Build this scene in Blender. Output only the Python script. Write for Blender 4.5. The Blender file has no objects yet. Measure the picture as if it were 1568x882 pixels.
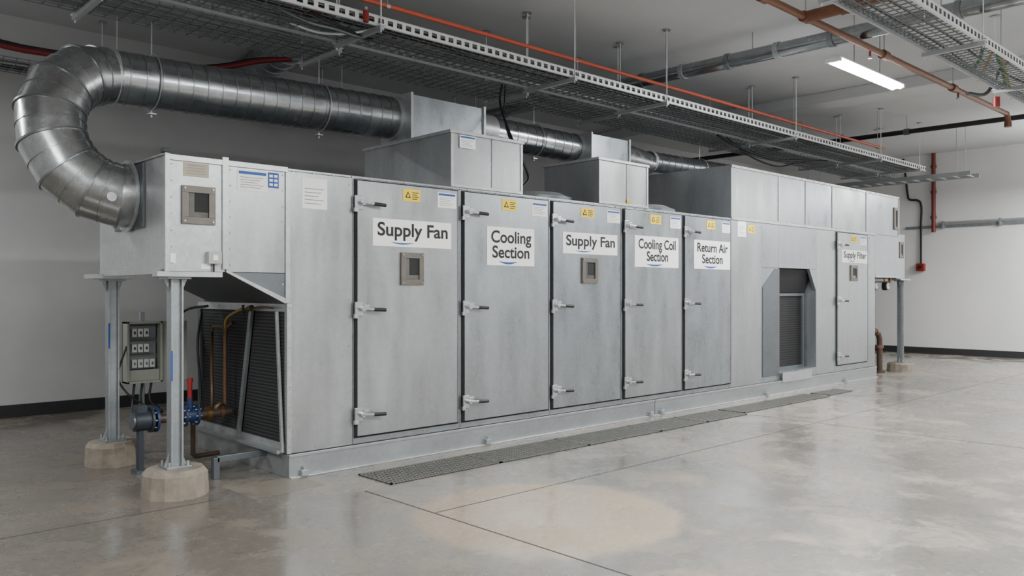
import bpy, math, random
from mathutils import Vector, Matrix
random.seed(7)
S=bpy.context.scene
COL=bpy.context.collection

# ---------------------------------------------------------------- materials
def lin(c):
    return tuple(((x/255)/12.92 if x/255<=0.04045 else ((x/255+0.055)/1.055)**2.4) for x in c)+(1,)
def mat(name,rgb,rough=0.5,metal=0.0,var=0.0,scale=6.0,stretch=(1,1,1),rvar=0.0,spangle=0.0,bump=0.0,emit=None):
    m=bpy.data.materials.new(name); m.use_nodes=True
    nt=m.node_tree; N=nt.nodes; K=nt.links
    b=N["Principled BSDF"]
    c=lin(rgb)
    b.inputs["Base Color"].default_value=c
    b.inputs["Roughness"].default_value=rough
    b.inputs["Metallic"].default_value=metal
    if emit:
        b.inputs["Emission Color"].default_value=lin(rgb); b.inputs["Emission Strength"].default_value=emit
    if var or spangle or rvar or bump:
        tc=N.new("ShaderNodeTexCoord"); mp=N.new("ShaderNodeMapping"); mp.inputs["Scale"].default_value=stretch
        K.new(tc.outputs["Object"],mp.inputs["Vector"])
        no=N.new("ShaderNodeTexNoise"); no.inputs["Scale"].default_value=scale; no.inputs["Detail"].default_value=8; no.inputs["Roughness"].default_value=0.65
        K.new(mp.outputs[0],no.inputs["Vector"])
        mr=N.new("ShaderNodeMapRange"); mr.inputs[1].default_value=0.3; mr.inputs[2].default_value=0.7
        mr.inputs[3].default_value=1-var; mr.inputs[4].default_value=1+var
        K.new(no.outputs[0],mr.inputs[0])
        val=mr.outputs[0]
        if spangle:
            vo=N.new("ShaderNodeTexVoronoi"); vo.inputs["Scale"].default_value=30
            K.new(tc.outputs["Object"],vo.inputs["Vector"])
            sp=N.new("ShaderNodeSeparateColor"); K.new(vo.outputs["Color"],sp.inputs[0])
            m2=N.new("ShaderNodeMapRange"); m2.inputs[3].default_value=1-spangle; m2.inputs[4].default_value=1+spangle
            K.new(sp.outputs[0],m2.inputs[0])
            mu=N.new("ShaderNodeMath"); mu.operation='MULTIPLY'; K.new(val,mu.inputs[0]); K.new(m2.outputs[0],mu.inputs[1]); val=mu.outputs[0]
        vm=N.new("ShaderNodeVectorMath"); vm.operation='SCALE'; vm.inputs[0].default_value=c[:3]; K.new(val,vm.inputs["Scale"])
        K.new(vm.outputs[0],b.inputs["Base Color"])
        if rvar:
            m3=N.new("ShaderNodeMapRange"); m3.inputs[1].default_value=0.3; m3.inputs[2].default_value=0.7
            m3.inputs[3].default_value=max(0.02,rough-rvar); m3.inputs[4].default_value=rough+rvar
            K.new(no.outputs[0],m3.inputs[0]); K.new(m3.outputs[0],b.inputs["Roughness"])
        if bump:
            bp=N.new("ShaderNodeBump"); bp.inputs["Strength"].default_value=bump; bp.inputs["Distance"].default_value=0.01
            K.new(no.outputs[0],bp.inputs["Height"]); K.new(bp.outputs[0],b.inputs["Normal"])
    return m

GALV =mat("galvanised_panel",(158,164,167),0.33,0.78,0.13,2.4,(1.6,1.6,0.45),0.09,0.035,0.03)
GALV2=mat("galvanised_panel_warm",(165,169,171),0.35,0.76,0.13,2.0,(1.8,1.8,0.4),0.09,0.035,0.03)
GALV3=mat("galvanised_panel_cool",(151,158,163),0.31,0.80,0.13,2.8,(1.5,1.5,0.5),0.09,0.035,0.03)
GALVL=mat("galvanised_bright",(178,182,183),0.36,0.62,0.08,3,(1,1,1),0.08,0.07)
GALVB=mat("base_rail_steel",(160,165,168),0.36,0.65,0.10,2.5,(0.6,1,1),0.08,0.05)
GALVD=mat("galvanised_dark",(102,108,112),0.42,0.65,0.14,3,(1,1,1),0.06,0.05)
DUCT =mat("duct_steel",(166,171,174),0.22,0.96,0.12,5,(1,1,1),0.08,0.05)
DUCT2=mat("duct_steel_gore",(174,177,178),0.25,0.95,0.10,6,(1,1,1),0.09,0.06)
SEAM =mat("duct_seam",(150,155,158),0.3,0.95)
STEEL=mat("zinc_steel",(168,173,176),0.4,0.7,0.08,8)
POSTM=mat("post_steel",(150,156,159),0.38,0.7,0.10,6,(1,1,0.4),0.05,0.05)
TRAYM=mat("tray_zinc",(180,184,186),0.45,0.6,0.06,8)
TRAYW=mat("tray_rail_white",(220,223,224),0.45,0.3)
WIRE =mat("tray_wire",(128,132,135),0.45,0.7)
CHROME=mat("latch_metal",(192,195,198),0.25,0.85)
BLACK=mat("black_plastic",(24,25,27),0.5)
GASK =mat("rubber_gasket",(20,22,24),0.8)
DARKIN=mat("dark_interior",(24,26,28),0.7)
WHITE=mat("sign_white",(250,250,249),0.5)
INK  =mat("sign_ink",(14,14,20),0.6)
BLUE =mat("sign_blue",(28,76,156),0.5)
YEL  =mat("sign_yellow",(246,212,30),0.5)
BEIGE=mat("label_beige",(176,166,146),0.6)
CONC =mat("plinth_concrete",(130,122,110),0.85,0,0.28,9,(1,1,1),0.05,0,0.7)
COPP =mat("copper_pipe",(118,80,60),0.45,0.35,0.15,6)
COPB =mat("copper_bare",(108,84,64),0.38,0.5,0.15,6)
BRNZ =mat("aged_bronze_pipe",(84,70,60),0.5,0.4,0.2,6)
RED  =mat("red_paint",(132,28,26),0.4)
REDP =mat("red_pipe_paint",(112,44,38),0.45)
ORNG =mat("orange_pipe",(190,86,62),0.45)
REDC =mat("red_cable",(110,24,26),0.5)
BRASS=mat("brass_fitting",(132,104,64),0.35,0.8)
VBLUE=mat("valve_blue",(28,48,86),0.45)
PUMP =mat("pump_grey_blue",(54,60,68),0.5,0.3,0.1,8)
EBOX =mat("enclosure_beige",(138,142,132),0.5,0,0.06,8)
BRKR =mat("breaker_grey",(176,178,174),0.5)
GLASS=mat("window_pane",(98,96,92),0.15,0.1,0.25,5)
FRAME=mat("window_frame",(108,103,97),0.5,0.5,0.12,12)
GRATE=mat("grate_steel",(112,112,107),0.6,0.5,0.18,12)
GRATED=mat("grate_pit",(34,33,31),0.9)
TUBE =mat("lamp_tube",(246,250,255),0.5,emit=36)
LAMPB=mat("lamp_body",(232,234,234),0.4)
YELLOW=mat("yellow_hose",(160,140,60),0.5)
GREEN=mat("green_cable",(40,110,60),0.5)
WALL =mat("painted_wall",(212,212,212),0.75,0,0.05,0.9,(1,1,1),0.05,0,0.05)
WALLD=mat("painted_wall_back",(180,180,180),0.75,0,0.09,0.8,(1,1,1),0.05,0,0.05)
CEIL =mat("painted_ceiling",(192,194,196),0.85,0,0.07,0.6)
BASEB=mat("skirting_dark",(42,43,45),0.5)
PATCH=mat("floor_patch_concrete",(118,112,102),0.45,0,0.2,5,(1,1,1),0.1,0,0.1)

def fins(name,base,line,freq):
    m=bpy.data.materials.new(name); m.use_nodes=True; nt=m.node_tree; N=nt.nodes; K=nt.links
    b=N["Principled BSDF"]; b.inputs["Roughness"].default_value=0.6; b.inputs["Metallic"].default_value=0.3
    tc=N.new("ShaderNodeTexCoord"); w=N.new("ShaderNodeTexWave"); w.bands_direction='Z'; w.inputs["Scale"].default_value=freq
    w.inputs["Distortion"].default_value=1.2; w.inputs["Detail"].default_value=3
    K.new(tc.outputs["Object"],w.inputs["Vector"])
    r=N.new("ShaderNodeMix"); r.data_type='RGBA'; r.inputs[6].default_value=lin(base); r.inputs[7].default_value=lin(line)
    K.new(w.outputs[1],r.inputs[0]); K.new(r.outputs[2],b.inputs["Base Color"])
    bp=N.new("ShaderNodeBump"); bp.inputs["Strength"].default_value=0.5; K.new(w.outputs[1],bp.inputs["Height"]); K.new(bp.outputs[0],b.inputs["Normal"])
    return m
FINS=fins("coil_fins",(26,27,29),(64,66,68),11)
FINSD=fins("condenser_fins",(12,13,14),(40,41,43),9)

def floor_mat():
    m=bpy.data.materials.new("polished_concrete"); m.use_nodes=True; nt=m.node_tree; N=nt.nodes; K=nt.links
    b=N["Principled BSDF"]; tc=N.new("ShaderNodeTexCoord")
    def noise(s,d=8,r=0.6,dist=0.0):
        n=N.new("ShaderNodeTexNoise"); n.inputs["Scale"].default_value=s; n.inputs["Detail"].default_value=d
        n.inputs["Roughness"].default_value=r; n.inputs["Distortion"].default_value=dist
        K.new(tc.outputs["Object"],n.inputs["Vector"]); return n.outputs[0]
    def ramp(src,a,bb,lo=0.0,hi=1.0):
        r=N.new("ShaderNodeMapRange"); r.interpolation_type='SMOOTHSTEP'; r.inputs[1].default_value=a; r.inputs[2].default_value=bb
        r.inputs[3].default_value=lo; r.inputs[4].default_value=hi; K.new(src,r.inputs[0]); return r.outputs[0]
    def mix(f,c1,c2):
        r=N.new("ShaderNodeMix"); r.data_type='RGBA'
        if isinstance(f,float): r.inputs[0].default_value=f
        else: K.new(f,r.inputs[0])
        for i,c in ((6,c1),(7,c2)):
            if isinstance(c,tuple): r.inputs[i].default_value=lin(c)
            else: K.new(c,r.inputs[i])
        return r.outputs[2]
    big=noise(0.45,6,0.6,0.6); med=noise(1.7,10,0.7,0.4); fine=noise(22,6,0.7)
    col=mix(ramp(big,0.35,0.65),(112,110,105),(140,135,127))
    col=mix(ramp(med,0.45,0.75,0,0.8),col,(160,149,133))
    col=mix(ramp(noise(2.6,9,0.7,1.4),0.54,0.70,0,0.5),col,(90,87,82))
    col=mix(ramp(noise(4.5,6,0.6,2.0),0.63,0.69,0,0.45),col,(176,168,154))
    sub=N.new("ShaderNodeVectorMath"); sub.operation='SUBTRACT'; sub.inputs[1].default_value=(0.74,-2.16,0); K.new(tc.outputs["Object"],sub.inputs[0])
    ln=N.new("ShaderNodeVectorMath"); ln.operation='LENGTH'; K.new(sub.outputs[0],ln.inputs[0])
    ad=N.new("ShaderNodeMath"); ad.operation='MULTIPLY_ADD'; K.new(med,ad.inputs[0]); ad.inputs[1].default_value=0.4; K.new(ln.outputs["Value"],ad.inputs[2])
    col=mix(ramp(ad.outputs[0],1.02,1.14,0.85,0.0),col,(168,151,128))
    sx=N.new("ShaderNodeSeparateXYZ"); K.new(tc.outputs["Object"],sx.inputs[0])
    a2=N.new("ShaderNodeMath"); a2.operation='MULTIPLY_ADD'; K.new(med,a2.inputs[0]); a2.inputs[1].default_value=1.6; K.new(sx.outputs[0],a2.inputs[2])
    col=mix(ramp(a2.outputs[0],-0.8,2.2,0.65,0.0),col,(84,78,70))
    f2=N.new("ShaderNodeMapRange"); f2.inputs[1].default_value=0.3; f2.inputs[2].default_value=0.7; f2.inputs[3].default_value=0.86; f2.inputs[4].default_value=1.12; K.new(fine,f2.inputs[0])
    vm=N.new("ShaderNodeVectorMath"); vm.operation='SCALE'; K.new(col,vm.inputs[0]); K.new(f2.outputs[0],vm.inputs["Scale"])
    K.new(vm.outputs[0],b.inputs["Base Color"])
    K.new(ramp(med,0.38,0.68,0.12,0.44),b.inputs["Roughness"])
    b.inputs["Specular IOR Level"].default_value=0.6
    bp=N.new("ShaderNodeBump"); bp.inputs["Strength"].default_value=0.05; bp.inputs["Distance"].default_value=0.01; K.new(fine,bp.inputs["Height"]); K.new(bp.outputs[0],b.inputs["Normal"])
    return m
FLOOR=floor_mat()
JOINT=mat("floor_joint",(64,61,56),0.8)

# ---------------------------------------------------------------- mesh builder
class MB:
    def __init__(s): s.v=[];s.f=[];s.m=[];s.sm=[];s.mats=[]
    def mi(s,m):
        if m not in s.mats: s.mats.append(m)
        return s.mats.index(m)
    def add(s,vs,fs,m,smooth=False):
        o=len(s.v); s.v+= [tuple(v) for v in vs]; k=s.mi(m)
        for f in fs: s.f.append([i+o for i in f]); s.m.append(k); s.sm.append(smooth)
    def box(s,x0,x1,y0,y1,z0,z1,m):
        s.add([(x0,y0,z0),(x1,y0,z0),(x1,y1,z0),(x0,y1,z0),(x0,y0,z1),(x1,y0,z1),(x1,y1,z1),(x0,y1,z1)],
              [(0,3,2,1),(4,5,6,7),(0,1,5,4),(1,2,6,5),(2,3,7,6),(3,0,4,7)],m)
    def beam(s,a,b,w,h,m):
        a=Vector(a);b=Vector(b);d=(b-a).normalized()
        up=Vector((0,0,1)) if abs(d.z)<0.95 else Vector((1,0,0))
        x=d.cross(up).normalized();y=x.cross(d)
        vs=[]
        for p in (a,b):
            for sx,sy in ((-1,-1),(1,-1),(1,1),(-1,1)): vs.append(p+x*sx*w/2+y*sy*h/2)
        s.add(vs,[(0,1,2,3),(7,6,5,4),(0,4,5,1),(1,5,6,2),(2,6,7,3),(3,7,4,0)],m)
    def cyl(s,a,b,r,m,seg=20,r2=None,smooth=True,rot=0):
        a=Vector(a);b=Vector(b);d=(b-a).normalized(); r2=r if r2 is None else r2
        up=Vector((0,0,1)) if abs(d.z)<0.95 else Vector((1,0,0))
        x=d.cross(up).normalized();y=x.cross(d)
        vs=[]
        for p,rr in ((a,r),(b,r2)):
            for i in range(seg):
                t=2*math.pi*i/seg+rot; vs.append(p+(x*math.cos(t)+y*math.sin(t))*rr)
        s.add(vs,[(i,(i+1)%seg,seg+(i+1)%seg,seg+i) for i in range(seg)],m,smooth)
        s.add(vs,[tuple(range(seg))[::-1],tuple(range(seg,2*seg))],m,False)
    def tube(s,pts,r,m,seg=10,sharp=False,caps=True):
        pts=[Vector(p) for p in pts]; n=len(pts); rings=[]
        x=None
        for i,p in enumerate(pts):
            if i==0: d=(pts[1]-p).normalized()
            elif i==n-1: d=(p-pts[i-1]).normalized()
            else: d=((p-pts[i-1]).normalized()+(pts[i+1]-p).normalized()).normalized()
            if x is None:
                up=Vector((0,0,1)) if abs(d.z)<0.9 else Vector((0,1,0)); x=d.cross(up).normalized()
            else: x=(x-d*x.dot(d)).normalized()
            y=x.cross(d)
            rr=r[i] if isinstance(r,(list,tuple)) else r
            rings.append([p+(x*math.cos(2*math.pi*k/seg)+y*math.sin(2*math.pi*k/seg))*rr for k in range(seg)])
        if sharp:
            for i in range(n-1):
                s.add(rings[i]+rings[i+1],[(k,(k+1)%seg,seg+(k+1)%seg,seg+k) for k in range(seg)],m,True)
        else:
            vs=[v for g in rings for v in g]
            s.add(vs,[(i*seg+k,i*seg+(k+1)%seg,(i+1)*seg+(k+1)%seg,(i+1)*seg+k) for i in range(n-1) for k in range(seg)],m,True)
        if caps:
            s.add(rings[0],[tuple(range(seg))[::-1]],m); s.add(rings[-1],[tuple(range(seg))],m)
        return rings
    def prism(s,poly,axis,a0,a1,m):
        n=len(poly); vs=[]
        for a in (a0,a1):
            for p in poly:
                if axis=='y': vs.append((p[0],a,p[1]))
                elif axis=='x': vs.append((a,p[0],p[1]))
                else: vs.append((p[0],p[1],a))
        s.add(vs,[tuple(range(n)),tuple(range(2*n-1,n-1,-1))]+[(i,n+i,n+(i+1)%n,(i+1)%n) for i in range(n)],m)
    def obj(s,name,parent=None,bevel=0):
        me=bpy.data.meshes.new(name); me.from_pydata(s.v,[],s.f)
        for m in s.mats: me.materials.append(m)
        me.polygons.foreach_set("material_index",s.m); me.polygons.foreach_set("use_smooth",s.sm)
        import bmesh
        bm=bmesh.new(); bm.from_mesh(me); bmesh.ops.recalc_face_normals(bm,faces=bm.faces); bm.to_mesh(me); bm.free()
        me.update()
        o=bpy.data.objects.new(name,me); COL.objects.link(o)
        if bevel:
            b=o.modifiers.new("bevel","BEVEL"); b.width=bevel; b.segments=2; b.limit_method='ANGLE'; b.angle_limit=math.radians(50); b.harden_normals=False
        if parent: par(o,parent)
        return o
def par(o,p):
    o.parent=p; o.matrix_parent_inverse=Matrix.Translation(p.location).inverted()
def empty(name,loc=(0,0,0)):
    e=bpy.data.objects.new(name,None); e.location=loc; e.empty_display_size=0.2; COL.objects.link(e); return e
def arc(c,r,a0,a1,n,plane='xz'):
    out=[]
    for i in range(n+1):
        a=math.radians(a0+(a1-a0)*i/n); u,v=r*math.cos(a),r*math.sin(a)
        out.append((c[0]+u,c[1],c[2]+v) if plane=='xz' else (c[0],c[1]+u,c[2]+v) if plane=='yz' else (c[0]+u,c[1]+v,c[2]))
    return out
def smoothpath(pts,n=8):
    P=[Vector(p) for p in pts]; P=[P[0]*2-P[1]]+P+[P[-1]*2-P[-2]]; out=[]
    for i in range(1,len(P)-2):
        for k in range(n):
            t=k/n; a,b,c,d=P[i-1],P[i],P[i+1],P[i+2]
            out.append(0.5*((2*b)+(c-a)*t+(2*a-5*b+4*c-d)*t*t+(3*b-a-3*c+d)*t**3))
    out.append(P[-2]); return out
def text(body,x0,x1,z0,z1,y,m,parent,name,align='CENTER',space=0.9,bold=0.022):
    cu=bpy.data.curves.new(name,"FONT"); cu.body=body; cu.size=1; cu.align_x=align; cu.space_line=space; cu.offset=bold
    o=bpy.data.objects.new(name,cu); COL.objects.link(o); bpy.context.view_layer.update()
    dg=bpy.context.evaluated_depsgraph_get(); me=bpy.data.meshes.new_from_object(o.evaluated_get(dg))
    bpy.data.objects.remove(o)
    xs=[v.co.x for v in me.vertices]; ys=[v.co.y for v in me.vertices]
    sx=(x1-x0)/(max(xs)-min(xs)); sz=(z1-z0)/(max(ys)-min(ys))
    ax,ay=min(xs),min(ys)
    for v in me.vertices: v.co=Vector((x0+(v.co.x-ax)*sx,y,z0+(v.co.y-ay)*sz))
    me.materials.clear(); me.materials.append(m)
    t=bpy.data.objects.new(name,me); COL.objects.link(t); par(t,parent); return t

# ---------------------------------------------------------------- room
RX0,RX1,RY0,RY1,H=-7.0,17.4,-8.5,5.1,4.75
HR=H-0.004
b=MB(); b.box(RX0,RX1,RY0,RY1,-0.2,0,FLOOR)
for x in (0.22,5.7,11.6): b.box(x-0.006,x+0.006,RY0,-0.78,0,0.0012,JOINT)
for y in (-1.62,): b.box(0.22,RX1,y-0.005,y+0.005,0,0.0012,JOINT)
b.box(RX0,-0.65,-0.28,-0.268,0,0.0012,JOINT)
b.box(-0.50,0.10,-0.42,0.02,0,0.0015,PATCH)
b.obj("floor")
b=MB(); b.box(RX0,RX1,RY0,RY1,H,H+0.2,CEIL); b.obj("ceiling")
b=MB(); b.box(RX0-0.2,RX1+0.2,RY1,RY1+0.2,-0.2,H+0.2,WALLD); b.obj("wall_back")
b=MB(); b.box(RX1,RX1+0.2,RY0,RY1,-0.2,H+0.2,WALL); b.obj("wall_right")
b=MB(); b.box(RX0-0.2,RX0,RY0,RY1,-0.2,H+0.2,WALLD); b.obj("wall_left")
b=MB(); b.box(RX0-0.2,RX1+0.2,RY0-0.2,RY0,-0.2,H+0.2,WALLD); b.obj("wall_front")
b=MB(); b.box(RX0,RX1,RY1-0.02,RY1,0,0.15,BASEB); b.obj("baseboard_back")
b=MB(); b.box(RX1-0.02,RX1,RY0,RY1-0.02,0,0.15,BASEB); b.obj("baseboard_right")
b=MB(); b.box(9.7,10.2,RY0,RY1,H-0.18,H,CEIL); b.obj("trim_ceiling_beam",bevel=0.01)

# ---------------------------------------------------------------- air handling unit
A=empty("air_handling_unit",(5.5,0.9,0))
D=1.76; T=2.48
b=MB()
def panel(x0,x1,z0,z1,y0=0.0,y1=0.05,m=GALV): b.box(x0,x1,y0,y1,z0,z1,m)
b.box(0.062,7.83,0.052,D,0.19,T-0.022,GALVD)
b.box(7.83,8.99,0.42,D,0.19,T-0.022,GALVD)
b.box(8.99,11.15,0.052,D,0.19,T-0.022,GALVD)
for x0,x1 in ((0,0.6),(0.6,1.79),(1.79,3.01),(3.01,4.21),(4.21,5.41),(5.41,6.55),(6.55,7.83),(7.83,9.54),(9.54,11.16)):
    b.box(x0+0.003,x1-0.003,0.0,D,T-0.02,T,GALV)
panel(0,0.603,0.191,T-0.021,m=GALV2)
for x0,x1 in ((0.606,1.79),(1.793,3.01),(3.013,4.21),(4.213,5.41),(5.413,6.547)): panel(x0,x1,0.191,T-0.021)
panel(6.55,7.348,0.191,T-0.021,m=GALV2); panel(7.352,7.828,1.83,T-0.021)
panel(7.352,7.828,0.191,1.827,0.0,0.05,GALV)
panel(7.832,8.988,1.832,T-0.021); panel(7.832,8.983,0.191,0.31,0.0,0.41)
b.prism([(8.77,1.83),(8.984,1.83),(8.984,1.5)],'y',0.0,0.05,GALV)
b.box(8.985,8.991,0.0,0.41,0.191,1.83,GALV)
panel(8.992,9.60,0.191,T-0.021,m=GALV2); panel(9.604,11.16,0.191,T-0.021)
b.prism([(7.36,0.27),(7.83,0.27),(7.83,1.82),(7.72,1.82),(7.36,1.55)],'y',-0.012,-0.0005,GALVD)
for j,(x0,x1) in enumerate(((6.55,7.83),(7.83,8.65),(8.65,9.54),(9.54,10.81),(10.81,12.18))):
    b.box(x0+0.003,x1-0.003,0.0,1.4,T+0.003,3.2,(GALV2,GALV,GALV3,GALV2,GALV)[j])
    b.box(x1-0.02,x1+0.01,-0.012,-0.0005,T+0.026,3.169,GALVL)
b.box(6.55,12.18,-0.014,-0.0005,3.17,3.205,GALVL)
b.box(6.55,11.16,-0.012,-0.0005,T-0.02,T+0.025,GALVL)
b.box(11.165,12.2,0.0,1.4,1.73,T,GALV)
b.box(11.165,12.19,-0.01,-0.0005,1.731,1.76,GALVL)
b.box(12.2,12.6,0.05,0.9,1.72,2.54,GALV)
b.box(12.3,12.75,0.0,0.2,1.69,1.72,GALVL)
b.obj("casing",A,0.004)

b=MB()
for x0,x1 in ((-0.0,4.805),(4.815,11.16)):
    b.box(x0,x1,-0.03,0.02,0.0,0.185,GALVB)
    b.box(x0,x1,-0.06,-0.03,0.0,0.012,GALVL)
    b.box(x0,x1,-0.036,-0.03,0.165,0.19,STEEL)
b.box(0,0.04,0.02,D,0.0,0.185,GALVB); b.box(11.12,11.16,0.02,D,0,0.185,GALVB)
b.box(0.04,11.12,D-0.04,D,0,0.185,GALVB)
for x in (0.12,2.1,4.7,4.92,7.4,9.9): b.box(x-0.03,x+0.03,-0.075,-0.03,0.012,0.06,STEEL); b.cyl((x,-0.055,0.06),(x,-0.055,0.085),0.012,STEEL,8)
b.box(7.86,8.75,-0.05,-0.037,0.16,0.30,GALVL)
b.box(-0.45,-0.40,0.35,0.41,0,0.17,GALVD); b.box(-0.42,-0.001,0.35,0.41,0.13,0.18,GALVD)
b.obj("base_rail",A,0.003)

doors=[(0.64,1.75),(1.83,2.98),(3.05,4.17),(4.25,5.37),(5.44,6.50),(9.68,10.81)]
b=MB(); g=MB(); L=MB()
for i,(x0,x1) in enumerate(doors):
    z0,z1=(0.26,2.44) if i<5 else (0.30,2.44)
    g.box(x0-0.022,x1+0.018,-0.008,-0.0005,z0-0.018,z1+0.012,GASK)
    b.box(x0,x1,-0.028,-0.0085,z0,z1,(GALV2,GALV,GALV3,GALV,GALV3,GALV2)[i])
    b.box(x1-0.012,x1,-0.031,-0.0285,z0,z1,GALVD)
    for z in (2.25,1.345,0.445):
        L.box(x0-0.035,x0+0.04,-0.05,-0.029,z-0.06,z+0.06,CHROME)
        L.box(x0-0.045,x0-0.005,-0.055,-0.03,z-0.08,z-0.045,GALVL)
        L.box(x0+0.05,x0+0.11,-0.042,-0.029,z-0.015,z+0.04,CHROME)
        L.cyl((x0+0.03,-0.05,z),(x0+0.03,-0.085,z),0.022,CHROME,12)
        L.beam((x0+0.0,-0.08,z+0.005),(x0+0.20,-0.085,z-0.01),0.020,0.020,CHROME)
        L.cyl((x0+0.13,-0.085,z-0.006),(x0+0.245,-0.087,z-0.012),0.016,BLACK,10)
g.obj("door_gaskets",A); b.obj("access_doors",A,0.004); L.obj("door_latches",A,0.003)

b=MB()
def screws_v(x,z0,z1,n,y=0.0):
    for k in range(n):
        z=z0+(z1-z0)*k/(n-1); b.cyl((x,y,z),(x,y-0.006,z),0.008,STEEL,6,smooth=False)
def screws_h(z,x0,x1,n,y=0.0):
    for k in range(n):
        x=x0+(x1-x0)*k/(n-1); b.cyl((x,y,z),(x,y-0.006,z),0.008,STEEL,6,smooth=False)
screws_v(0.022,0.25,1.36,8,-0.007); screws_v(0.575,0.25,2.4,12); screws_v(7.31,0.25,2.4,10); screws_v(9.03,0.4,2.4,9); screws_v(9.56,0.3,2.4,10); screws_v(10.95,0.3,2.4,10)
screws_h(0.225,0.06,11.1,60); screws_h(2.462,0.05,6.5,36)
screws_h(3.188,6.6,12.1,30,-0.014); screws_h(2.505,6.6,11.1,26,-0.012)
screws_v(-0.91,1.7,2.42,7); screws_v(-0.47,1.7,2.42,7); screws_v(-0.04,1.55,2.42,8)
b.obj("panel_screws",A)

b=MB()
def roofbox(x0,x1,y1,z0,z1):
    b.box(x0,x1,0.0,y1,z0+0.001,z1-0.03,GALV2)
    b.box(x0-0.015,x1+0.015,-0.015,y1+0.015,z1-0.03,z1,GALVL)
    for x in (x0,x1-0.03): b.box(x,x+0.03,-0.008,-0.0005,z0+0.03,z1-0.031,GALVL)
    b.box(x0,x1,-0.008,-0.0005,z0+0.001,z0+0.03,GALVL)
    xm=(x0*0.45+x1*0.55); b.box(xm-0.004,xm+0.004,-0.004,-0.0005,z0+0.03,z1-0.03,GALVD)
roofbox(1.68,2.62,1.46,T,3.02)
roofbox(3.81,4.71,0.85,T,3.0)
for x in (3.30,5.25):
    b.cyl((x,0.5,T),(x,0.5,T+0.05),0.42,GALVD,32); b.cyl((x,0.5,T+0.05),(x,0.5,T+0.10),0.40,GALVL,32,r2=0.30)
b.cyl((0.33,0.5,T),(0.33,0.5,T+0.03),0.3,GALVL,28)
b.obj("roof_hoods",A,0.004)

b=MB()
b.box(-0.95,-0.515,0.0,1.5,1.64,T,GALVL)
b.box(-0.51,-0.001,0.0,1.5,1.64,T,GALV2)
b.prism([(-0.51,1.638),(-0.001,1.638),(-0.001,1.396)],'y',0.0,1.5,GALVD)
b.prism([(-0.51,1.638),(-0.51,1.66),(-0.021,1.44),(-0.021,1.395)],'y',-0.014,-0.0005,GALVL)
b.box(-0.965,-0.93,-0.012,1.5,T+0.001,T+0.015,GALVL); b.box(-0.96,0.0,-0.012,-0.0005,T-0.035,T+0.008,GALVL)
b.box(-0.965,-0.93,-0.013,-0.0005,1.60,T,GALVL); b.box(-0.54,-0.49,-0.014,-0.0005,1.66,T+0.03,GALVL); b.box(-0.02,0.02,-0.013,-0.0005,1.40,T-0.036,GALVL)
b.box(-0.006,0.035,-0.007,-0.0005,0.191,1.399,GALVL)
b.box(-1.03,-0.55,-0.04,0.06,1.60,1.639,GALVL); b.box(-1.03,-0.70,1.35,1.66,1.60,1.639,GALVL)
b.box(-0.97,-0.951,0.061,1.34,1.62,1.66,GALVL)
b.box(-0.97,-0.951,0.42,1.06,1.98,T-0.01,GALVD)
b.box(-0.98,-0.93,-0.02,0.04,T+0.016,T+0.05,BLACK)
b.obj("inlet_plenum",A,0.003)
b=MB(); b.box(-0.66,-0.56,-0.05,-0.0005,1.70,1.79,BRKR); b.box(-0.63,-0.59,-0.056,-0.05,1.725,1.765,WHITE); b.cyl((-0.61,-0.02,1.70),(-0.61,-0.02,1.64),0.008,BLACK,6)
b.obj("isolator_switch",A,0.004)

b=MB()
b.box(0.0,0.06,0.051,D,0.19,0.27,GALVL); b.box(0.0,0.06,0.051,D,1.33,1.395,GALVL)
b.box(0.0,0.06,D-0.06,D,0.27,1.33,GALVD)
b.box(0.035,0.06,0.052,D-0.06,0.27,1.33,DARKIN)
b.prism([(0.055,0.27),(0.80,0.27),(0.56,1.33),(0.055,1.33)],'x',0.0,0.03,FINS)
b.prism([(0.88,0.27),(1.70,0.27),(1.70,1.33),(0.64,1.33)],'x',0.02,0.034,FINS)
b.beam((-0.015,0.84,0.27),(-0.015,0.60,1.33),0.04,0.03,POSTM)
b.beam((-0.02,0.045,0.20),(-0.02,0.14,1.33),0.03,0.02,GALVL)
b.box(-0.06,-0.001,0.06,D,0.19,0.215,GALVB)
b.obj("end_coil",A,0.002)
b=MB()
b.box(7.84,8.98,0.38,0.415,0.312,1.83,DARKIN)
b.box(7.92,8.90,0.20,0.36,0.33,1.42,FINSD)
for x in (7.90,8.88): b.box(x,x+0.05,0.17,0.199,0.312,1.46,GALVD)
b.box(7.95,8.88,0.17,0.199,1.42,1.46,GALVD); b.box(7.95,8.88,0.17,0.199,0.312,0.35,GALVD)
b.prism([(0.052,1.825),(0.37,1.825),(0.37,1.47),(0.18,1.47)],'x',7.84,8.97,DARKIN)
b.obj("condenser_coil",A)
b=MB()
def window(x0,x1,z0,z1,y):
    f=0.05
    for q in ((x0,x1,z0,z0+f),(x0,x1,z1-f,z1),(x0,x0+f,z0+f,z1-f),(x1-f,x1,z0+f,z1-f)): b.box(q[0],q[1],y-0.02,y-0.0005,q[2],q[3],FRAME)
    b.box(x0+f,x1-f,y-0.008,y-0.0005,z0+f,z1-f,GLASS)
    b.box(x0+f+0.045,x1-f,y-0.0105,y-0.008,z0+f+0.04,z1-f,DARKIN)
    for x in (x0+0.02,x1-0.02):
        for z in (z0+0.02,z1-0.02): b.cyl((x,y-0.02,z),(x,y-0.027,z),0.008,STEEL,6)
window(1.08,1.33,1.55,1.84,-0.028); window(3.49,3.75,1.58,1.86,-0.028); window(10.12,10.38,1.66,1.92,-0.028)
window(-0.845,-0.595,1.99,2.27,0.0); window(11.95,12.14,2.6,3.0,0.0); window(12.32,12.52,2.1,2.4,0.05)
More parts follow.
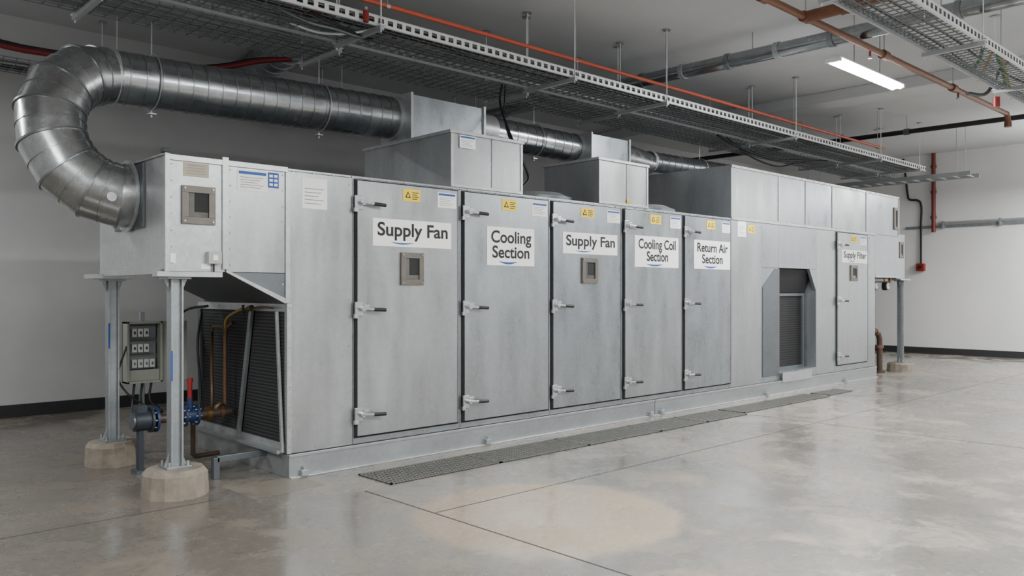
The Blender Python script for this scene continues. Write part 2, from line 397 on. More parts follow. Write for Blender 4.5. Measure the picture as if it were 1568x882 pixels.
b.obj("inspection_windows",A,0.002)
def sign(name,body,x0,x1,z0,z1,y,lines):
    s=MB(); s.box(x0,x1,y-0.004,y-0.0005,z0,z1,WHITE)
    n=16; w=x1-x0; h0=z1-z0
    ux0,ux1=(x0+w*0.25,x0+w*0.62) if lines==2 else (x0+w*0.22,x0+w*0.50)
    zb=z0+h0*(0.10 if lines==2 else 0.15); th=h0*0.022
    up=[];lo=[]
    for i in range(n+1):
        t=i/n; x=ux0+(ux1-ux0)*t; z=zb-math.sin(math.pi*t)*h0*0.04; h=th*(0.3+math.sin(math.pi*t))
        up.append((x,y-0.0055,z+h)); lo.append((x,y-0.0055,z-h))
    s.add(up+lo,[(i,i+1,n+2+i,n+1+i) for i in range(n)],BLUE)
    s.obj(name,A)
    h=h0
    if lines==1: text(body,x0+w*0.055,x1-w*0.05,z0+h*0.22,z1-h*0.12,y-0.006,INK,A,name+"_text")
    else: text(body,x0+w*0.08,x1-w*0.07,z0+h*0.19,z1-h*0.09,y-0.006,INK,A,name+"_text")
yd=-0.028
sign("supply_fan_sign","Supply Fan",0.79,1.66,1.89,2.13,yd,1)
sign("cooling_section_sign","Cooling\nSection",2.11,2.76,1.75,2.13,yd,2)
sign("supply_fan_sign_b","Supply Fan",3.19,4.10,1.90,2.13,yd,1)
sign("cooling_coil_sign","Cooling Coil\nSection",4.42,5.29,1.78,2.15,yd,2)
sign("return_air_sign","Return Air\nSection",5.63,6.47,1.78,2.15,yd,2)
sign("supply_filter_sign","Supply Filter",9.82,10.78,1.96,2.17,yd,1)
b=MB()
def yellow(x0,x1,z0,z1,y):
    b.box(x0,x1,y-0.003,y-0.0005,z0,z1,YEL)
    w=x1-x0;h=z1-z0; xc=x0+w*0.28; zc=z0+h*0.52; r=w*0.17
    b.add([(xc-r,y-0.004,zc-r*0.8),(xc+r,y-0.004,zc-r*0.8),(xc,y-0.004,zc+r)],[(0,1,2)],INK)
    b.add([(xc-r*.5,y-0.005,zc-r*0.55),(xc+r*.5,y-0.005,zc-r*0.55),(xc,y-0.005,zc+r*.45)],[(0,1,2)],YEL)
    for k in range(4): b.box(x0+w*0.52,x1-w*(0.1+0.08*(k%2)),y-0.0045,y-0.003,z1-h*(0.30+k*0.17),z1-h*(0.24+k*0.17),INK)
def whitel(x0,x1,z0,z1,y,blue=True,logo=False):
    b.box(x0,x1,y-0.003,y-0.0005,z0,z1,WHITE); w=x1-x0;h=z1-z0
    if blue: b.box(x0+w*0.05,x1-w*0.05,y-0.0045,y-0.003,z1-h*0.2,z1-h*0.06,BLUE)
    for k in range(5): b.box(x0+w*0.1,x1-w*(0.15+0.1*((k*7)%3)),y-0.0045,y-0.003,z1-h*(0.36+k*0.12),z1-h*(0.34+k*0.12),VBLUE if blue else GALVD)
for x0,x1 in ((1.11,1.30),(2.31,2.51),(3.48,3.70),(4.72,4.93),(5.92,6.11),(6.98,7.15),(10.15,10.38)): yellow(x0,x1,2.30,2.41,yd if x0<6.5 or x0>9 else 0)
for x0,x1 in ((1.50,1.72),(2.73,2.95),(3.92,4.15),(5.12,5.34),(6.28,6.47),(10.50,10.74)): whitel(x0,x1,2.27,2.41,yd)
whitel(0.13,0.36,2.17,2.42,0.0,False); whitel(6.71,6.92,2.24,2.45,0.0,False)
whitel(-0.42,-0.17,2.27,2.43,0.0); whitel(1.78,1.98,2.86,2.98,-0.008)
b.box(-0.165,-0.075,-0.003,-0.0005,2.31,2.43,BLUE)
for k in range(3):
    for j in range(2): b.box(-0.155+j*0.04,-0.155+j*0.04+0.028,-0.0045,-0.003,2.325+k*0.034,2.345+k*0.034,WHITE)
b.box(-0.83,-0.64,-0.003,-0.0005,2.34,2.44,BEIGE)
for k in range(4): b.box(-0.80,-0.67,-0.0045,-0.003,2.36+k*0.02,2.364+k*0.02,GALVD)
b.box(-0.925,-0.885,-0.003,-0.0005,1.70,1.77,WHITE)
b.box(-0.70,-0.63,-0.003,-0.0005,1.66,1.70,WHITE)
yellow(4.30,4.37,2.52,2.56,-0.008)
b.obj("warning_labels",A)

b=MB()
b.tube([(-0.08,1.25,0.45),(-0.08,1.25,1.12)]+arc((-0.08,1.19,1.12),0.06,0,90,5,'yz')+[(-0.08,1.0,1.18)],0.015,COPB,10)
b.tube([(-0.06,1.02,0.5),(-0.06,1.02,1.10),(-0.06,0.98,1.18),(-0.04,0.9,1.22)],0.018,COPB,10)
b.tube(smoothpath([(-0.06,1.02,1.1),(-0.08,0.95,1.25),(-0.06,0.75,1.33),(-0.05,0.66,1.34)]),0.011,YELLOW,8)
b.tube(smoothpath([(-0.05,0.66,1.34),(-0.04,0.4,1.36),(-0.04,0.15,1.36)]),0.008,COPB,8)
b.cyl((-0.05,0.6,1.34),(-0.05,0.52,1.36),0.022,BRASS,10); b.cyl((-0.08,0.62,1.3),(-0.08,0.62,1.38),0.012,BLACK,8)
b.tube(smoothpath([(-0.30,1.65,1.15),(-0.2,1.55,1.32),(-0.05,1.4,1.36)]),0.012,BLACK,8)
b.tube(smoothpath([(-0.05,1.55,1.30),(-0.10,1.52,1.0),(-0.08,1.5,0.6),(-0.12,1.45,0.3)]),0.012,BLACK,8)
b.obj("refrigerant_lines",A)

# ---------------------------------------------------------------- support columns
def column(name,x,y,top,w=0.078,rp=0.22,hp=0.20,labels=0):
    e=empty(name,(x,y,0))
    b=MB(); n=14
    b.cyl((x,y,0.0),(x,y,hp*0.82),rp,CONC,n,rot=math.pi/n,smooth=False,r2=rp*0.97); b.cyl((x,y,hp*0.82),(x,y,hp),rp*0.97,CONC,n,r2=rp*0.84,smooth=False,rot=math.pi/n)
    b.obj("plinth",e,0.012)
    b=MB()
    b.box(x-w,x+w,y-w,y+w,hp,hp+0.015,POSTM)
    b.box(x-w/2,x+w/2,y-0.02,y+w/2,hp+0.015,top-0.015,POSTM)
    b.box(x-w/2,x-w/2+0.014,y-w/2,y-0.02,hp+0.015,top-0.015,POSTM); b.box(x+w/2-0.014,x+w/2,y-w/2,y-0.02,hp+0.015,top-0.015,POSTM)
    b.box(x-w*0.95,x+w*0.95,y-w,y+w,top-0.015,top-0.001,POSTM)
    for sx in (-1,1):
        b.prism([(x+sx*w*0.5,top-0.015),(x+sx*w*0.95,top-0.015),(x+sx*w*0.5,top-0.11)],'y',y-0.01,y+0.01,POSTM)
        b.prism([(x+sx*w*0.5,hp+0.015),(x+sx*w*0.9,hp+0.015),(x+sx*w*0.5,hp+0.10)],'y',y-0.01,y+0.01,POSTM)
        for sy in (-1,1): b.cyl((x+sx*w*0.75,y+sy*w*0.75,hp+0.015),(x+sx*w*0.75,y+sy*w*0.75,hp+0.05),0.011,STEEL,8)
    if labels: b.box(x-w/2-0.002,x-w/2+0.012,y-w/2-0.003,y-w/2-0.0005,labels,labels+0.22,BLUE)
    b.obj("post",e,0.003)
column("steel_support_column",-0.85,0.10,1.60,0.09,0.235,labels=0.84)
column("steel_support_column",-0.83,1.56,1.60,0.09,labels=1.0)
column("steel_support_column",12.58,0.12,1.69,0.09,0.24,0.16)

# ---------------------------------------------------------------- round ventilation duct
V=empty("ventilation_duct",(1.5,1.1,3.3))
b=MB(); R=0.245
pts=[(-0.975,0.75,2.24)]
n=7; cx=-0.99
for i in range(n+1):
    a=math.radians(-90-180*i/n); t=i/n
    pts.append((cx+0.47*math.cos(a),0.75+0.47*t,2.755+0.515*math.sin(a)))
pts[1]=(-1.03,0.75,2.238)
b.tube(pts,[R]*(len(pts)-1)+[0.235],DUCT2,40,sharp=True)
for i in range(1,len(pts)-1):
    p=Vector(pts[i]); d=((Vector(pts[i+1])-p).normalized()+(p-Vector(pts[i-1])).normalized()).normalized()
    b.cyl(p-d*0.008,p+d*0.008,R+0.010,SEAM,40)
    mid=(Vector(pts[i])+Vector(pts[i+1]))*0.5; dd=(Vector(pts[i+1])-Vector(pts[i])).normalized()
    b.cyl(mid-dd*0.003,mid+dd*0.003,R*0.985+0.004,SEAM,40)
b.cyl((-0.972,0.75,2.24),(-0.985,0.75,2.24),R+0.035,GALVL,36)
b.cyl((-1.17,0.50,2.20),(-1.17,0.48,2.20),0.035,GALVL,14)
E=Vector(pts[-1])
def run(a,c,r,step=0.13,first=True):
    a=Vector(a);c=Vector(c);d=(c-a);l=d.length;d.normalize()
    b.cyl(a,c,r,DUCT,40)
    k=step
    while k<l:
        p=a+d*k; b.cyl(p-d*0.005,p+d*0.005,r+0.005,SEAM,36); k+=step
    for q in (0.03,l-0.03): p=a+d*q; b.cyl(p-d*0.03,p+d*0.03,r+0.012,GALVL,36)
run(E,(1.90,1.24,3.34),0.222)
b.box(1.90,2.92,0.93,1.45,3.06,3.55,GALV3); b.box(1.89,1.92,0.91,1.47,3.05,3.57,GALVL); b.box(2.90,2.93,0.91,1.47,3.05,3.57,GALVL)
b.box(1.95,2.5,0.98,1.42,3.021,3.07,GALVD)
run((2.93,1.22,3.38),(4.77,1.22,3.36),0.18,0.16)
b.cyl((2.95,1.22,3.38),(3.25,1.22,3.378),0.195,GALVL,36)
b.box(4.77,5.55,0.95,1.42,3.05,3.52,GALV3); b.box(4.76,4.78,0.93,1.44,3.04,3.54,GALVL); b.box(5.53,5.56,0.93,1.44,3.04,3.54,GALVL); b.box(4.9,5.5,1.0,1.4,T+0.001,3.05,GALVD)
b.tube([(5.56,1.2,3.33),(5.8,1.2,3.33),(6.1,1.2,3.32),(6.3,1.2,3.32)],[0.21,0.205,0.18,0.15],DUCT2,32,sharp=True)
run((6.3,1.2,3.36),(9.0,1.2,3.40),0.14,0.16)
b.tube([(9.0,1.2,3.40),(9.2,1.2,3.38),(9.30,1.2,3.30),(9.32,1.2,3.202)],0.14,DUCT,28,sharp=True)
b.obj("duct_run",V)
b=MB()
for x,y,z,r in ((-0.62,1.22,3.28,0.222),(1.0,1.235,3.315,0.222),(4.0,1.22,3.37,0.18),(7.6,1.2,3.38,0.14)):
    rr=r+0.016
    b.tube(arc((x,y,z),rr,0,360,28,'yz'),0.006,STEEL,6)
    b.cyl((x,y,z+rr),(x,y,3.80),0.006,STEEL,6)
    b.cyl((x,y,z-rr),(x,y,z-rr-0.06),0.008,STEEL,6); b.box(x-0.03,x+0.03,y-0.03,y+0.03,z-rr-0.035,z-rr-0.025,STEEL)
b.obj("duct_hangers",V)

# ---------------------------------------------------------------- cable trays
def cable_to(b,pts,r,m): b.tube(smoothpath(pts,6),r,m,6)
def wiretray(name,x0,x1,y0,y1,z,h=0.06,dx=0.1,ny=7,rails=False,rodx=(),r=0.004,cables=0,extra=None):
    e=empty(name,((x0+x1)/2,(y0+y1)/2,z))
    b=MB()
    def w(a,c): b.beam(a,c,r*2,r*2,WIRE)
    for k in range(ny+1):
        y=y0+(y1-y0)*k/ny; w((x0,y,z),(x1,y,z))
    for y in (y0,y1):
        w((x0,y,z+h*0.5),(x1,y,z+h*0.5)); w((x0,y,z+h),(x1,y,z+h))
    n=int((x1-x0)/dx)
    for k in range(n+1):
        x=x0+(x1-x0)*k/n; w((x,y0,z),(x,y1,z)); w((x,y0,z),(x,y0,z+h)); w((x,y1,z),(x,y1,z+h))
    b.obj("wire_basket",e)
    b=MB()
    if rails:
        for y,m in ((y0-0.012,TRAYW),(y1+0.012,TRAYM)):
            b.box(x0,x1,y-0.002,y+0.002,z-0.025,z-0.005,m); b.box(x0,x1,y-0.002,y+0.002,z+0.042,z+0.065,m)
            b.box(x0,x1,y-0.002,y+0.02,z-0.028,z-0.024,m); b.box(x0,x1,y-0.002,y+0.02,z+0.063,z+0.067,m)
            k=x0
            while k<x1: b.box(k,min(k+0.040,x1),y-0.002,y+0.002,z-0.005,z+0.042,m); k+=0.10
    for x in rodx:
        b.box(x-0.02,x+0.02,y0-0.06,y1+0.06,z-0.07,z-0.03,TRAYM)
        for y in (y0-0.04,y1+0.04):
            b.cyl((x,y,z-0.09),(x,y,HR),0.007,TRAYW,8); b.cyl((x,y,HR-0.01),(x,y,HR),0.05,STEEL,12); b.cyl((x,y,z-0.02),(x,y,z),0.016,STEEL,6)
            b.box(x-0.03,x+0.03,y-0.03,y+0.03,z-0.03,z-0.02,TRAYW)
    if b.v: b.obj("rails_and_hangers",e)
    b=MB()
    for k in range(cables):
        y=y0+0.07+k*(y1-y0-0.14)/max(1,cables-1); m=int((x1-x0)/1.3)
        pts=[(x0+0.1+(x1-x0-0.2)*j/m,y+random.uniform(-0.03,0.03),z+0.02+random.uniform(0,0.02)) for j in range(m+1)]
        cable_to(b,pts,random.choice((0.008,0.011,0.015)),random.choice((BLACK,WIRE,GALVD,BLACK)))
    if extra:
        for pts,r_,m_ in extra: cable_to(b,pts,r_,m_)
    if b.v: b.obj("cables",e)
    return e
rx=(-1.2,0.95,3.5,5.2,8.5,11.6,13.4)
wiretray("cable_tray",-4.0,13.8,0.12,0.78,3.88,rails=True,rodx=rx,ny=9,dx=0.12,cables=8,extra=[
 ([(0.35,0.5,3.92),(0.6,0.45,3.98),(0.85,0.3,3.95),(1.1,0.35,4.0),(1.4,0.5,3.93)],0.02,REDC),
 ([(0.2,0.6,3.93),(0.7,0.7,4.02),(1.0,0.5,3.95),(1.5,0.65,3.93)],0.015,BLACK),
 ([(0.3,0.3,3.90),(0.5,0.22,3.83),(0.75,0.3,3.82),(1.0,0.45,3.84),(1.2,0.6,3.90)],0.014,BLACK),
 ([(0.1,0.4,3.90),(0.35,0.3,3.80),(0.6,0.25,3.78),(0.9,0.35,3.80),(1.1,0.5,3.90)],0.016,GALVD),
 ([(0.4,0.7,3.90),(0.62,0.6,3.84),(0.8,0.4,3.82),(1.05,0.3,3.90)],0.012,TRAYW)])
wiretray("cable_tray",-4.0,14.6,0.98,1.62,3.88,h=0.08,rodx=[x+0.1 for x in rx],ny=9,dx=0.12,cables=8)
wiretray("cable_tray",2.6,9.4,-3.38,-2.93,3.9,rails=True,rodx=(3.2,5.4,7.6,9.3),ny=6,dx=0.1,cables=3)
wiretray("cable_tray",-5.0,6.0,4.1,4.55,3.95,rodx=(-3,0,3,5.5),ny=5,dx=0.12,cables=3)
e=empty("cable_ladder",(14.2,1.0,3.75)); b=MB()
for x in (13.95,14.45): b.box(x-0.01,x+0.01,-0.65,3.2,3.72,3.80,TRAYM)
k=-0.55
while k<3.2: b.box(13.96,14.44,k-0.012,k+0.012,3.73,3.755,TRAYM); k+=0.25
for yy in (-0.4,2.6):
    for x in (13.95,14.45): b.cyl((x,yy,3.80),(x,yy,HR),0.006,STEEL,6)
b.obj("ladder",e)

e=empty("pipe_clamp_valve",(0.78,0.07,3.9)); b=MB()
b.cyl((0.78,0.06,3.84),(0.78,0.06,3.94),0.026,RED,10); b.cyl((0.78,0.06,3.94),(0.78,0.06,3.97),0.015,STEEL,8)
b.obj("valve",e)
e=empty("red_hose",(0,2.8,3.9)); b=MB()
cable_to(b,[(-3.5,3.2,3.95),(-2.0,3.0,3.93),(-1.2,2.9,3.80),(0.3,2.6,3.85),(1.0,2.5,4.04),(1.35,2.45,4.12)],0.03,REDC)
cable_to(b,[(-3.5,3.4,4.05),(-2.0,3.1,4.02),(-1.2,3.0,3.86),(0.3,2.75,3.9),(1.0,2.6,4.08),(1.3,2.5,4.13)],0.02,BLACK)
b.obj("hose",e)
e=empty("power_cable_drop",(3.0,0.6,3.1)); b=MB()
cable_to(b,[(3.15,0.88,3.86),(3.1,0.85,3.6),(2.98,0.5,3.1),(3.05,0.35,2.75),(2.9,0.3,2.6)],0.014,BLACK)
cable_to(b,[(3.2,0.88,3.86),(3.12,0.80,3.4),(3.02,0.5,2.95),(2.8,0.4,2.7),(2.75,0.35,2.49)],0.009,BLACK)
b.obj("cable",e)
e=empty("sagging_cable_bundle",(9,1.2,3.7)); b=MB()
cable_to(b,[(7.6,0.88,3.86),(8.2,0.88,3.75),(9.2,0.88,3.68),(10.2,0.88,3.76),(11.2,0.88,3.86)],0.02,BLACK)
cable_to(b,[(7.9,0.9,3.86),(8.6,0.9,3.65),(9.4,0.9,3.58),(10.0,0.9,3.68),(11.0,0.9,3.86)],0.014,BLACK)
b.obj("cables",e)

# ---------------------------------------------------------------- ceiling services
e=empty("orange_conduit",(5,0.2,4.1)); b=MB()
b.cyl((-4,0.20,4.09),(12.0,0.18,4.09),0.021,ORNG,10)
for x in rx[:-1]: b.cyl((x+0.15,0.2,4.11),(x+0.15,0.2,HR),0.005,STEEL,6); b.cyl((x+0.13,0.2,4.09),(x+0.17,0.2,4.09),0.03,STEEL,10)
b.obj("conduit",e)
e=empty("sprinkler_pipe",(6,-1.97,4.3)); b=MB(); y=-1.97; z=4.30
b.cyl((-3,y,z),(11.35,y,z),0.038,COPP,16)
for x in (3.9,4.75,6.7,9.0): b.cyl((x-0.06,y,z),(x+0.06,y,z),0.055,COPP,16); b.cyl((x,y,z),(x,y,HR),0.008,STEEL,6)
b.cyl((4.75,y,z),(4.75,y-0.42,z),0.06,COPP,16); b.cyl((4.75,y-0.38,z),(4.75,y-0.48,z),0.075,COPB,16)
b.cyl((4.75,y-0.46,z),(4.75,-6.5,z),0.05,COPP,16)
b.tube(arc((11.35,y,z-0.10),0.10,90,0,6)+[(11.45,y,z-0.14)],0.042,COPP,14); b.cyl((11.45,y,z-0.12),(11.45,y,z-0.20),0.055,COPP,12)
for x in (6.3,9.2): b.cyl((x,y,z),(x,y,z-0.10),0.014,REDP,8); b.cyl((x,y,z-0.10),(x,y,z-0.12),0.025,STEEL,10)
b.obj("pipe",e)
e=empty("galvanised_pipe",(6.1,0,4.5)); b=MB(); z=4.45
gx=lambda yy: 5.95+(4.9-yy)*0.022
b.cyl((gx(4.9),4.9,z),(gx(-7.5),-7.5,z),0.09,DUCT,24)
for k in range(18):
    yy=4.5-k*0.68; b.cyl((gx(yy),yy-0.03,z),(gx(yy),yy+0.03,z),0.104,SEAM if k%2 else GALVL,24)
for yy in (2.4,-0.6,-3.4): b.cyl((gx(yy),yy,z),(gx(yy),yy,HR),0.008,STEEL,6)
b.obj("pipe",e)
e=empty("exhaust_duct",(1.6,3,4.4)); b=MB()
b.cyl((1.5,1.9,4.5),(2.0,5.0,4.5),0.22,DUCT,30)
for k in range(12):
    t=k/12; b.cyl((1.5+0.5*t,1.9+3.1*t,4.5),(1.502+0.5*t,1.91+3.1*t,4.5),0.228,SEAM,30)
b.obj("duct",e)
e=empty("black_conduit",(6,-3.15,4.15)); b=MB()
b.cyl((4.9,-3.15,4.16),(9.3,-3.15,4.16),0.026,BLACK,12)
for x in (5.1,6.9,9): b.cyl((x,-3.15,4.16),(x,-3.15,HR),0.006,STEEL,6)
b.obj("conduit",e)
e=empty("black_conduit",(12.6,0,4.5)); b=MB(); bx=lambda yy:12.48+(3-yy)*0.03
b.cyl((bx(4.8),4.8,4.45),(bx(-6.5),-6.5,4.45),0.045,BLACK,12)
for yy in (3,0,-3): b.cyl((bx(yy),yy,4.5),(bx(yy),yy,HR),0.008,STEEL,6); b.cyl((bx(yy),yy-0.05,4.45),(bx(yy),yy+0.05,4.45),0.06,GALVD,12)
b.obj("conduit",e)
e=empty("cable_loops",(8,-2.8,4.1)); b=MB()
cable_to(b,[(8.3,-2.82,4.0),(8.1,-2.8,4.3),(7.6,-2.8,4.5),(7.3,-2.82,4.2),(7.0,-2.82,3.99)],0.02,GREEN)
cable_to(b,[(8.6,-2.8,3.95),(8.3,-2.8,4.25),(7.9,-2.82,4.45),(7.5,-2.8,4.1),(7.3,-2.8,3.95)],0.018,YELLOW)
cable_to(b,[(7.0,-2.78,3.75),(7.6,-2.8,3.85),(8.2,-2.78,4.25),(8.6,-2.8,4.45)],0.022,BLACK)
b.cyl((8.0,-2.79,3.75),(8.0,-2.79,3.87),0.04,RED,12)
b.obj("cables",e)

def lamp(x,y,z,L=1.75,power=110,up=0,nt=2):
    e=empty("fluorescent_lamp",(x,y,z)); b=MB()
    b.prism([(y-0.045,z),(y+0.045,z),(y+0.09,z-0.03),(y+0.085,z-0.038),(y-0.085,z-0.038),(y-0.09,z-0.03)],'x',x-L/2,x+L/2,LAMPB)
    for s in (-1,1): b.box(x+s*L/2-0.02,x+s*L/2+0.02,y-0.09,y+0.09,z-0.08,z-0.03,LAMPB)
    for s in (-0.35,0.35): b.cyl((x+s*L/2*1.15,y,z),(x+s*L/2*1.15,y,HR),0.006,STEEL,6)
    b.obj("housing",e,0.004)
    b=MB()
    for dy in ((-0.045,0.045) if nt==2 else (0,)): b.cyl((x-L/2+0.02,y+dy,z-0.064),(x+L/2-0.02,y+dy,z-0.064),0.026,TUBE,12)
    b.obj("tubes",e)
    def al(nm,zz,pw,flip):
        ld=bpy.data.lights.new(nm,"AREA"); ld.shape='RECTANGLE'; ld.size=L; ld.size_y=0.16; ld.energy=pw; ld.color=(1.0,0.992,0.975)
        lo=bpy.data.objects.new(nm,ld); COL.objects.link(lo); lo.location=(x,y,zz)
        if flip: lo.rotation_euler=(math.pi,0,0)
        par(lo,e)
    al("lamp_glow",z-0.10,power,False)
    if up: al("added_uplight",z+0.02,up,True)  # added upward light that brightens the ceiling, not part of the fixture
lamp(6.72,-1.76,4.17,1.80,210)
for x,y,p,u in ((-4.6,-3.2,200,45),(-0.6,-6.6,310,80),(2.2,-5.4,320,80),(8.7,-5.8,310,85),(14.6,-4.6,300,85),(-3.9,3.0,110,15),(15.3,-2.4,210,60)):  # unseen fixtures added out of frame to fill the room with light
    lamp(x,y,3.9,1.8,p,u)

# ---------------------------------------------------------------- floor drain
e=empty("floor_drain_grate",(4.2,-0.53,0)); b=MB()
def grate(x0,x1,y0,y1,m=GRATE):
    b.box(x0,x1,y0,y1,0.0,0.002,GRATED)
    for q in ((x0,x1,y0,y0+0.02),(x0,x1,y1-0.02,y1),(x0,x0+0.02,y0,y1),(x1-0.02,x1,y0,y1)): b.box(q[0],q[1],q[2],q[3],0.002,0.010,m)
    k=x0+0.04
    while k<x1-0.03: b.box(k,k+0.017,y0,y1,0.002,0.008,m); k+=0.032
    for j in range(1,7): yy=y0+(y1-y0)*j/7; b.box(x0,x1,yy-0.006,yy+0.006,0.002,0.009,m)
for x0,x1 in ((0.47,1.62),(1.63,2.78),(2.79,3.94),(3.95,4.82),(4.83,5.67)): grate(x0,x1,-0.76,-0.30)
for x0,x1 in ((5.75,6.9),(6.91,8.0)): grate(x0,x1,-0.68,-0.30)
grate(8.15,8.9,-0.62,-0.32)
b.obj("grating",e)

# ---------------------------------------------------------------- left electrical panel & valves
e=empty("electrical_panel",(-0.45,1.75,0)); b=MB()
x0,x1,y0,y1,z0,z1=-0.66,-0.35,1.70,1.84,0.66,1.22
b.box(x0,x1,y1-0.02,y1,z0,z1,EBOX); b.box(x0,x0+0.02,y0,y1,z0,z1,EBOX); b.box(x1-0.02,x1,y0,y1,z0,z1,EBOX); b.box(x0,x1,y0,y1,z0,z0+0.02,EBOX); b.box(x0,x1,y0,y1,z1-0.02,z1,EBOX)
b.box(x1,x1+0.24,y0+0.04,y1,z0,z1,EBOX)
b.box(x0+0.02,x1-0.02,y0+0.03,y0+0.05,z0+0.02,z0+0.12,EBOX)
for k,z in enumerate((0.80,0.94,1.08)):
    b.box(x0+0.04,x1-0.04,y0+0.06,y0+0.08,z-0.015,z+0.10,GALVD)
    for j in range(3 if k else 4): b.box(x0+0.05+j*0.052,x0+0.094+j*0.052,y0+0.03,y0+0.08,z,z+0.075,BRKR); b.box(x0+0.065+j*0.052,x0+0.08+j*0.052,y0+0.02,y0+0.03,z+0.025,z+0.05,BLACK if k else GALVD)
b.box(-0.5,-0.46,y1,y1+0.04,0,1.3,POSTM); b.box(-0.56,-0.40,y1-0.02,y1+0.08,0,0.01,POSTM)
for k,x in enumerate((-0.58,-0.51,-0.43)):
    b.tube(smoothpath([(x,1.76,0.66),(x-0.02,1.74,0.5),(x-0.06+0.05*k,1.6,0.40),(-0.62,1.35,0.47)]),0.012,BLACK,6)
b.tube(smoothpath([(-0.66,1.72,1.0),(-0.74,1.7,0.75),(-0.70,1.6,0.6),(-0.62,1.4,0.5)]),0.01,BLACK,6)
b.obj("enclosure",e,0.003)
e=empty("pump_and_valve",(-0.45,1.0,0)); b=MB(); y=1.0;z=0.43
b.cyl((-0.84,y,z),(-0.72,y,z),0.085,PUMP,24); b.cyl((-0.72,y,z),(-0.70,y,z),0.105,PUMP,24); b.cyl((-0.68,y,z),(-0.66,y,z),0.105,VBLUE,24)
b.cyl((-0.86,y,z),(-0.84,y,z),0.07,GALVD,20); b.box(-0.84,-0.74,y-0.07,y+0.07,0.0,0.03,GALVD); b.box(-0.81,-0.77,y-0.03,y+0.03,0.03,z,PUMP); b.box(-0.83,-0.75,y-0.05,y+0.05,z+0.07,z+0.13,PUMP)
b.cyl((-0.68,y,z),(-0.02,y,z),0.04,BRNZ,18)
for xx in (-0.69,-0.43,-0.33):
    for k in range(8):
        a=math.pi*k/4; rr=0.085 if xx<-0.6 else 0.075
        b.cyl((xx-0.025,y+rr*math.cos(a),z+rr*math.sin(a)),(xx+0.025,y+rr*math.cos(a),z+rr*math.sin(a)),0.008,STEEL,6)
b.cyl((-0.56,y,z),(-0.54,y,z),0.06,BRASS,14)
b.cyl((-0.44,y,z),(-0.42,y,z),0.09,VBLUE,22); b.cyl((-0.42,y,z),(-0.34,y,z),0.065,VBLUE,22); b.cyl((-0.34,y,z),(-0.32,y,z),0.09,VBLUE,22)
b.cyl((-0.38,y,z+0.05),(-0.38,y,z+0.15),0.025,VBLUE,12); b.cyl((-0.38,y,z+0.15),(-0.38,y,z+0.31),0.02,RED,12); b.cyl((-0.38,y,z+0.29),(-0.38,y,z+0.32),0.026,RED,12)
b.cyl((-0.24,y,z),(-0.20,y,z),0.06,BRASS,16); b.cyl((-0.12,y,z),(-0.09,y,z),0.055,COPB,16)
b.tube([(-0.15,y,z),(-0.15,y,z+0.05),(-0.12,y-0.02,z+0.08),(-0.085,1.02,0.5)],0.018,COPB,10)
b.cyl((-0.5,y,0),(-0.5,y,z-0.04),0.012,STEEL,8); b.cyl((-0.5,y,0),(-0.5,y,0.01),0.04,STEEL,12)
b.tube([(-0.28,y,z),(-0.28,y+0.14,z),(-0.28,y+0.18,z-0.05),(-0.28,y+0.18,0.06),(-0.24,y+0.22,0.03),(-0.02,y+0.24,0.03)],0.022,BRNZ,10)
b.obj("valve_train",e)

# right-end pipework
e=empty("chilled_water_pipe",(11.6,0.3,0)); b=MB()
b.tube([(11.17,0.25,1.32),(11.45,0.25,1.32),(11.55,0.25,1.25),(11.57,0.25,1.15),(11.57,0.25,0.88),(11.63,0.25,0.78),(11.78,0.25,0.75),(11.90,0.25,0.72),(11.96,0.25,0.62),(11.96,0.25,0.0)],0.05,BRNZ,14)
for z in (1.1,1.0): b.cyl((11.57,0.25,z),(11.57,0.25,z+0.03),0.085,GALVD,18)
b.cyl((11.96,0.25,0.45),(11.96,0.25,0.51),0.07,COPP,16); b.cyl((11.96,0.25,0),(11.96,0.25,0.04),0.10,BRNZ,16); b.cyl((11.76,0.25,0.75),(11.80,0.25,0.75),0.065,COPP,16)
b.tube([(11.3,0.3,1.25),(11.3,0.3,0.0)],0.045,BRNZ,12)
b.cyl((11.3,0.3,0.6),(11.3,0.3,0.95),0.085,DARKIN,16); b.cyl((11.3,0.3,0.57),(11.3,0.3,0.6),0.10,GALVD,16); b.cyl((11.3,0.3,0.95),(11.3,0.3,0.98),0.10,GALVD,16)
b.obj("pipe",e)
e=empty("pressure_gauges",(11.6,0.1,1.6)); b=MB()
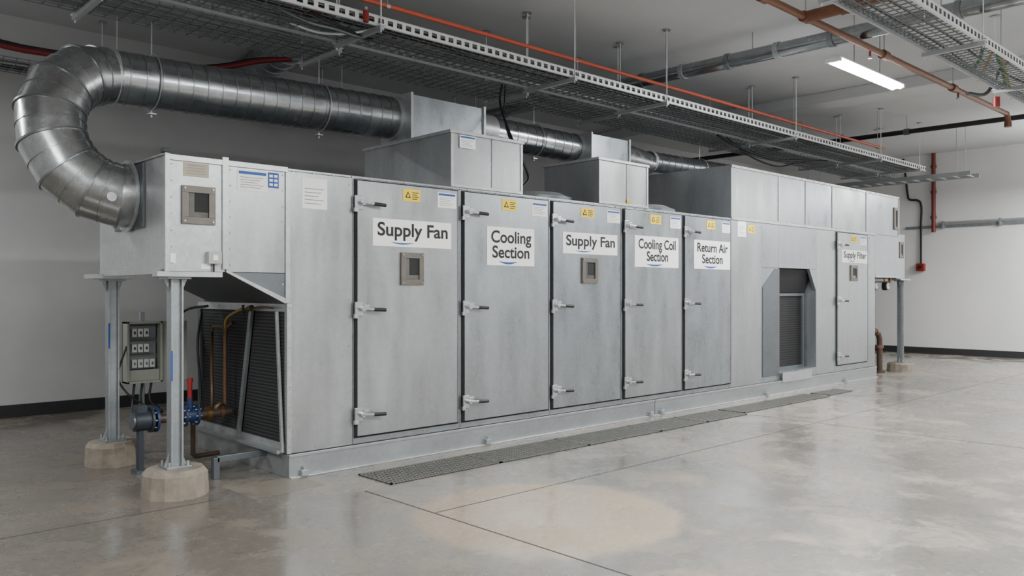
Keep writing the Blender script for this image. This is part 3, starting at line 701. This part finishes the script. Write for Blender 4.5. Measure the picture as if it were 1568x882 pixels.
for x in (11.35,11.85):
    b.cyl((x,0.12,1.728),(x,0.12,1.60),0.014,BRASS,8)
    b.cyl((x,0.06,1.58),(x,0.14,1.58),0.075,BLACK,18); b.cyl((x,0.05,1.58),(x,0.06,1.58),0.055,BRKR,16); b.beam((x,0.048,1.58),(x+0.03,0.048,1.61),0.008,0.004,INK)
b.tube([(11.25,0.12,1.66),(12.1,0.12,1.66)],0.015,BRNZ,8)
b.cyl((12.1,0.12,1.728),(12.1,0.12,1.64),0.03,BRASS,10)
b.obj("gauges",e)

# right wall services
e=empty("fire_main_pipe",(17.3,1.19,2.9)); b=MB()
b.cyl((17.3,1.19,2.88),(17.3,1.19,HR),0.045,REDP,14)
for z in (3.2,3.8,4.4): b.cyl((17.3,1.19,z),(17.3,1.19,z+0.06),0.065,REDP,14); b.box(17.3,17.395,1.16,1.22,z+0.1,z+0.13,STEEL)
b.obj("pipe",e)
e=empty("wall_strut_rail",(17.35,0,3.0)); b=MB()
b.box(17.36,17.395,-6,1.85,2.98,3.04,POSTM)
b.cyl((17.33,-6,3.09),(17.33,1.1,3.09),0.025,GALVL,10)
for yy in (1.0,-0.2,-1.4): b.box(17.30,17.395,yy-0.02,yy+0.02,2.96,3.13,STEEL)
b.obj("rail",e)
e=empty("fire_alarm_call_point",(17.3,1.5,2.0)); b=MB()
b.tube(smoothpath([(17.35,1.9,4.70),(17.35,1.85,4.3),(17.35,1.8,3.85),(17.35,1.75,3.7),(17.35,1.5,3.6),(17.35,1.49,3.0),(17.35,1.49,2.15)]),0.025,BLACK,8)
b.box(17.28,17.395,1.40,1.58,1.97,2.15,RED); b.cyl((17.28,1.49,2.06),(17.25,1.49,2.06),0.04,BLACK,12)
b.obj("call_point",e,0.01)

# ---------------------------------------------------------------- world & camera
w=bpy.data.worlds.new("world"); S.world=w; w.use_nodes=True
w.node_tree.nodes["Background"].inputs[0].default_value=(0.5,0.52,0.55,1); w.node_tree.nodes["Background"].inputs[1].default_value=0.3
cd=bpy.data.cameras.new("camera"); cd.sensor_width=36; cd.lens=28.70; cd.shift_y=0.0026; cd.clip_end=100
cam=bpy.data.objects.new("camera",cd); COL.objects.link(cam); cam.location=(-3.18,-5.98,1.5)
cam.rotation_euler=(math.radians(90),0,-math.asin(0.687)); S.camera=cam
